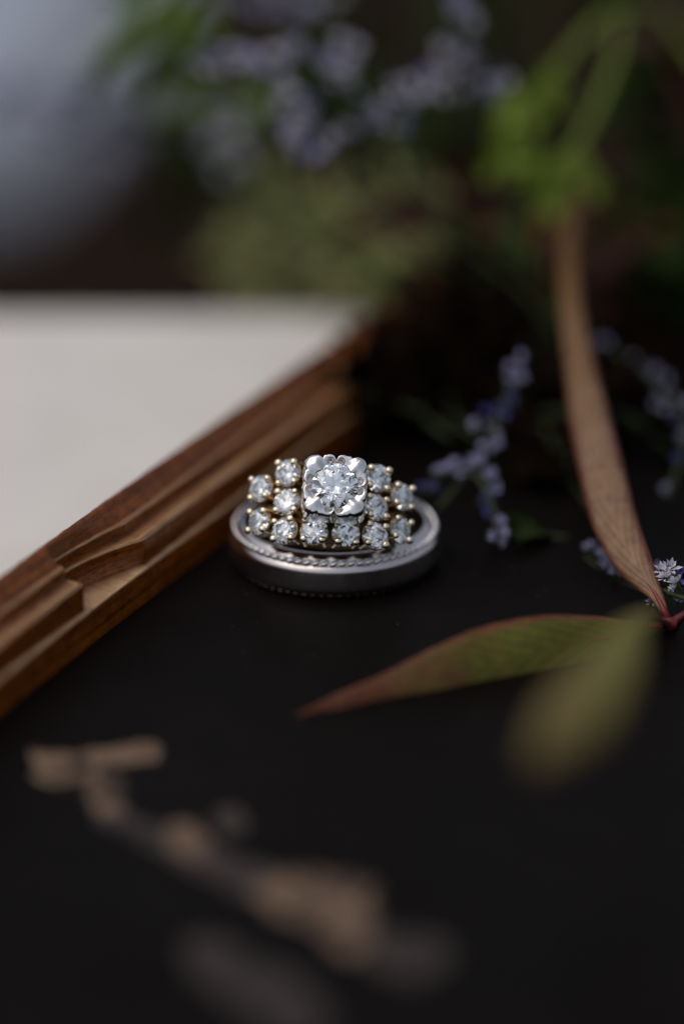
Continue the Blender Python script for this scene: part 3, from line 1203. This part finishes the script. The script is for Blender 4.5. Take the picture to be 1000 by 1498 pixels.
# the sharp one on the edge
sharp = flower_sprig('sharp white and blue flower sprig beside the red leaf joint at the right edge',
                     [[(1080, 905, 361), (1030, 885, 362), (990, 872, 363.2), (966, 864, 363.8), (952, 880, 364)]],
                     [(952, 882, 364, 'pale')], 0.5, 0.3, 1)
so = sharp.location / MM
for x, y, k, sc in [(968, 836, 'white', 0.85), (978, 833, 'white', 0.9), (984, 843, 'white', 0.8), (972, 846, 'white', 0.7), (990, 852, 'white', 0.75), (998, 843, 'blue', 1.0), (1001, 852, 'blue', 0.9),
                    (980, 871, 'pale', 0.6), (990, 880, 'pale', 0.6), (1010, 860, 'blue', 1.0), (1015, 846, 'white', 0.9), (986, 862, 'white', 0.5)]:
    place_floret(sharp, so, atd(x, y, 363.5 + rng.uniform(-0.5, 0.8)), k, sc, Vector((rng.uniform(-0.7, 0.4), rng.uniform(-0.7, 0.1), rng.uniform(0.4, 1))))


def cloud(cx, cy, rx, ry, d, n, kinds):
    out = []
    for i in range(n):
        a, r = rng.uniform(0, 2 * PI), math.sqrt(rng.uniform(0, 1))
        out.append((cx + 1.3 * rx * r * math.cos(a), cy + 1.25 * ry * r * math.sin(a), d + rng.uniform(-4, 4), rng.choice(kinds)))
    return out


# blurred heads of the bouquet along the top
PP = ['pale', 'white', 'pale', 'blue', 'pale', 'white']
flower_sprig('blurred lilac flower sprig at the top, left of the middle, below green leaves',
             [[(450, 330, 418), (420, 220, 418), (400, 120, 415), (345, 92, 413), (285, 92, 413)]],
             cloud(330, 90, 55, 18, 413, 27, PP) + cloud(405, 85, 32, 30, 415, 20, PP), 0.74)
flower_sprig('blurred lilac flower sprig hanging at the top centre, brightest of the bouquet',
             [[(560, 330, 411), (500, 220, 411), (450, 160, 411), (500, 70, 413)]],
             cloud(500, 95, 25, 30, 411, 20, PP) + cloud(430, 165, 30, 28, 410, 23, PP) + cloud(455, 210, 30, 22, 409, 20, PP) + cloud(530, 175, 30, 30, 413, 11, PP), 0.74)
flower_sprig('blurred lilac flower sprig at the top, right of the middle',
             [[(640, 330, 409), (600, 220, 409), (600, 150, 409), (640, 100, 411), (668, 20, 415)]],
             cloud(612, 128, 38, 20, 409, 20, PP) + cloud(585, 165, 25, 30, 409, 11, PP) + cloud(668, 60, 26, 60, 415, 27, PP) + cloud(720, 125, 22, 22, 413, 8, PP), 0.74)
flower_sprig('faint flower sprig at the picture top edge above the lilac sprigs',
             [[(520, 200, 433), (480, 80, 433), (430, 0, 433)]],
             cloud(420, 2, 60, 16, 433, 20, PP), 0.74)
flower_sprig('very blurred mauve flower sprig at the left edge beyond the table',
             [[(330, 330, 500), (230, 220, 500), (120, 150, 500), (30, 130, 500)]],
             cloud(60, 140, 70, 28, 500, 16, ['pale']) + cloud(150, 165, 60, 40, 505, 10, ['pale']) + cloud(205, 195, 40, 30, 505, 5, ['pale']), 1.35)
flower_sprig('dim whitish flower sprig below the lilac sprigs, left of the middle',
             [[(400, 340, 433), (350, 260, 433), (328, 190, 433)]],
             cloud(328, 205, 28, 42, 450, 14, ['pale', 'white']), 1.0)


# ------------------------------------------------------------------ leafy sprigs
def small_leaf_me(name, L, Wd, mat, curl=0.2, seed=0, tipw=0.6, n=6):
    V, Fc, UV = [], [], []
    m = 5
    for side in (0, 1):
        for i in range(n + 1):
            t = i / n
            wv = Wd * (math.sin(PI * min(1, t ** tipw)) ** 0.8 if 0 < t < 1 else 0.02) / 2
            for k in range(m):
                s = k / (m - 1) * 2 - 1
                z = -curl * L * t * t + 0.18 * Wd * s * s + 0.05 * L * noise.noise(Vector((t * 3, s, seed)))
                V.append((s * wv, t * L, z - (0.13 if side else 0)))
                UV.append((t, (s + 1) / 2))
    off = (n + 1) * m
    for i in range(n):
        for k in range(m - 1):
            a = i * m + k
            Fc.append((a, a + 1, a + m + 1, a + m))
            a += off
            Fc.append((a, a + m, a + m + 1, a + 1))
        for k in (0, m - 1):
            a, b = i * m + k, (i + 1) * m + k
            Fc.append((a, b, b + off, a + off))
    me = mesh(name, V, Fc, UV)
    me.materials.append(mat)
    return me


LV = {}
for nm, mt, L, Wd in (('bright', M_LEAF_BRIGHT, 5.2, 3.4), ('sage', M_LEAF_SAGE, 6.0, 2.6), ('dark', M_LEAF_DARK, 11.0, 5.0), ('mid', M_LEAF_MID, 8.0, 3.8), ('red', M_LEAF_RED, 14.0, 5.0), ('shaded', M_LEAF_SHADE, 12.0, 5.5)):
    LV[nm] = [small_leaf_me('leaf', L * (0.85 + 0.15 * s), Wd, mt, 0.12 + 0.1 * s, s) for s in range(3)]


def place_leaf(par, o0, P, kind, d, sc=1.0, nrm=None):
    lf = obj('leaf', rng.choice(LV[kind]), None, par)
    lf.location = (P - o0) * MM
    y = d.normalized()
    z = nrm or Vector((rng.uniform(-0.5, 0.5), rng.uniform(-0.8, 0.2), 1.0))
    x = y.cross(z).normalized()
    z = x.cross(y)
    lf.rotation_euler = Matrix((x, y, z)).transposed().to_euler()
    s = sc * rng.uniform(0.8, 1.2)
    lf.scale = (s, s, s)
    return lf


def leafy(name, label, stems, kind, per, sc=1.0, stemmat=None, rad=0.45, spread=1.0, off=0.0, group='leafy stems of the bouquet'):
    b = atd(*stems[0][0])
    o0 = Vector((b.x, b.y, 0.0))
    root = tag(empty(name, o0), label, 'plant', group)
    for s in stems:
        P = [atd(*q) for q in s]
        Q = grounded(P) if s is stems[0] else P
        obj('stem', tube_mesh('stem', shift(Q, o0), [rad] * (len(Q) - 1) + [rad * 0.5], 6 * len(Q), 7), stemmat or M_STEM_DARK, root)
        C = catmull(P, 60)
        for i in range(per):
            k = int(8 + 52 * (i + 0.5) / per)
            t = (C[min(k + 1, 60)] - C[k - 1]).normalized()
            rd = Vector((rng.gauss(0, 1), rng.gauss(0, 1), rng.gauss(0, 1)))
            rd = (rd - t * rd.dot(t)).normalized()
            d = t * rng.uniform(0.2, 0.9) + rd * spread
            place_leaf(root, o0, C[k] + rd * rng.uniform(0, off), kind, d, sc)
    return root


# bright green sprig at the upper right, drooping from an arched stem
gb = leafy('green_sprig', 'bright green leafy sprig on an arched stem at the upper right, above the tan leaflet',
           [[(985, 40, 440), (930, 12, 436), (880, 28, 432), (835, 75, 429), (800, 120, 427), (760, 165, 425), (735, 190, 424)],
            [(905, 30, 434), (898, 90, 430), (872, 155, 426), (845, 210, 423), (815, 238, 422), (780, 245, 422)],
            [(846, 215, 423), (862, 250, 423), (885, 305, 424)]], 'bright', 0, 1.0, M_STEM_GREEN, 0.50)
go = gb.location / MM
for x, y, d, dx, dz, sc in [(782, 128, 426, -0.25, -0.6, 1.35), (788, 112, 427, 0.25, -0.5, 1.2), (740, 178, 424, -0.4, -0.6, 1.1), (738, 190, 424, 0.3, -0.9, 0.9), (730, 225, 424, -0.5, -0.8, 1.0),
                            (790, 240, 422, -0.9, 0.1, 1.0), (800, 246, 422, -0.2, -1, 1.35), (810, 262, 422, -0.05, -1, 1.4), (775, 235, 422, -0.7, -0.5, 1.0), (830, 225, 422, -0.8, -0.6, 1.0),
                            (825, 240, 422, 0.4, -0.8, 0.8), (765, 160, 425, 0.3, -0.9, 1.0), (865, 255, 423, 0.4, -0.9, 0.9)]:
    for q in range(2):
        place_leaf(gb, go, atd(x + q * rng.uniform(-16, 16), y + q * rng.uniform(-16, 16), d), 'bright', RIGHT * (dx + q * rng.uniform(-0.6, 0.6)) + UP * dz - FWD * rng.uniform(-0.1, 0.5),
                   sc * 0.66, -FWD + UP * rng.uniform(0, 0.8))

# sage foliage below
leafy('sage_sprig', 'blurred pale sage green sprig above the far table edge, left of the middle',
      [[(640, 420, 455), (560, 400, 462), (470, 360, 468), (380, 300, 474)], [(560, 400, 462), (480, 405, 462), (390, 400, 464), (310, 400, 466)], [(480, 370, 467), (440, 330, 466), (400, 345, 470), (350, 370, 472)]],
      'sage', 44, 0.55, rad=0.3, off=3.2)
leafy('sage_sprig', 'blurred pale sage green sprig above the far table edge, right of the middle',
      [[(720, 420, 446), (650, 380, 450), (560, 350, 455), (480, 300, 460)], [(680, 400, 448), (610, 400, 450), (540, 405, 452), (480, 400, 455)], [(720, 410, 446), (690, 350, 446), (620, 310, 450), (540, 290, 455)]],
      'sage', 44, 0.55, rad=0.3, off=3.2)
leafy('sage_sprig', 'blurred yellowish sage sprig in the middle, just above the far table edge',
      [[(760, 420, 440), (690, 400, 444), (610, 370, 450), (520, 350, 456)], [(700, 400, 444), (640, 340, 448), (580, 300, 452), (500, 270, 458)], [(620, 390, 450), (540, 395, 455), (440, 415, 460), (330, 418, 464)],
       [(520, 350, 456), (450, 310, 462), (380, 280, 468)]], 'sage', 22, 0.5, rad=0.3, off=5.0)
# green leaves upper left
leafy('green_sprig', 'blurred green leafy sprig at the top left, in front of the pale paving',
      [[(390, 260, 470), (330, 160, 468), (270, 80, 466), (220, 20, 466)], [(310, 130, 467), (250, 60, 466), (180, 0, 470)]], 'mid', 11, 1.0, M_STEM_GREEN)
leafy('green_sprig', 'dim green leafy sprig between the sage leaves and the dark gap',
      [[(480, 330, 490), (400, 290, 490), (320, 270, 490), (240, 250, 492)]], 'dark', 16, 1.0)
# dark foliage behind everything
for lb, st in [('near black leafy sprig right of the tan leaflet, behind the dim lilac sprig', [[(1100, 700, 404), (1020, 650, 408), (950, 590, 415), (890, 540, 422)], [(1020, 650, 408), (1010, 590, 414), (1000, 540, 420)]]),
               ('near black shade-coloured leafy sprig left of the tan leaflet behind the lilac sprig', [[(880, 760, 388), (830, 690, 394), (790, 620, 402), (760, 560, 408)], [(830, 690, 394), (850, 600, 402), (860, 540, 408)]]),
               ('near black shade-coloured leafy sprig directly behind the rings', [[(700, 640, 404), (655, 605, 407), (625, 575, 411), (600, 555, 414)], [(670, 615, 406), (655, 570, 410), (640, 540, 414)]])]:
    leafy('shaded_sprig', lb, st, 'shaded', 14, 0.5 if 'rings' in lb else 0.75, off=1.0)
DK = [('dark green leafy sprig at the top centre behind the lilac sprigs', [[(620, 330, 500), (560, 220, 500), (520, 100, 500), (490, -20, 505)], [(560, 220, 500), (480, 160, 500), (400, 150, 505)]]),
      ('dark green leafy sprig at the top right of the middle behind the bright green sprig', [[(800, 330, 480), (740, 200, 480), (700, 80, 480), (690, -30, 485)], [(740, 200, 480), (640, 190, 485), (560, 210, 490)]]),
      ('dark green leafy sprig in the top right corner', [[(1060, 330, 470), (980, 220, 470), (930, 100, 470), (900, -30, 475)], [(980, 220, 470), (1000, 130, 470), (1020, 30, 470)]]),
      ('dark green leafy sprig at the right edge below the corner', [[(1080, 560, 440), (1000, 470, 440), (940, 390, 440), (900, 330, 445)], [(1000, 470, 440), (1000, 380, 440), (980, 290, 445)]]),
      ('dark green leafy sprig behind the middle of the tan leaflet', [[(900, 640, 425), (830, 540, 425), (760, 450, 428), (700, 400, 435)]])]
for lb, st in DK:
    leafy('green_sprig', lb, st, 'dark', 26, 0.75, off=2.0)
leafy('shaded_sprig', 'near black shade-coloured leafy sprig hiding the far end of the wooden rim',  # leaves coloured near black as shade over the rim's far end
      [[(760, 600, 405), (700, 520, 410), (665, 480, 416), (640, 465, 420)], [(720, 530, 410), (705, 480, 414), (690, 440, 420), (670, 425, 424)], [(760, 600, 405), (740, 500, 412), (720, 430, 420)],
       [(700, 520, 410), (655, 510, 412), (630, 505, 415), (605, 502, 418)]], 'shaded', 30, 0.48, off=2.5)
leafy('shaded_sprig', 'near black shade-coloured leafy sprig low along the inside of the rim behind the rings',
      [[(660, 640, 402), (600, 600, 404), (545, 575, 406), (505, 565, 407)], [(620, 615, 403), (585, 560, 407), (550, 535, 411)], [(580, 570, 407), (545, 562, 408), (515, 560, 408)]], 'shaded', 18, 0.42, off=1.2)
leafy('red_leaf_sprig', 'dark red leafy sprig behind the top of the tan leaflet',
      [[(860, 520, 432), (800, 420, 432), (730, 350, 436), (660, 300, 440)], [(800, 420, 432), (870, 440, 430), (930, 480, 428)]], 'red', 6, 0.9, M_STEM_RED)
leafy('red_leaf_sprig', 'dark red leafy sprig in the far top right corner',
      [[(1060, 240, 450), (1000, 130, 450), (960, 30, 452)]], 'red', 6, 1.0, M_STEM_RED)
leafy('green_sprig', 'small yellow green leaves lying on the tray below the lilac sprig',
      [[(830, 790, 383), (790, 785, 383), (750, 782, 384), (715, 775, 386)]], 'dark', 5, 0.5)
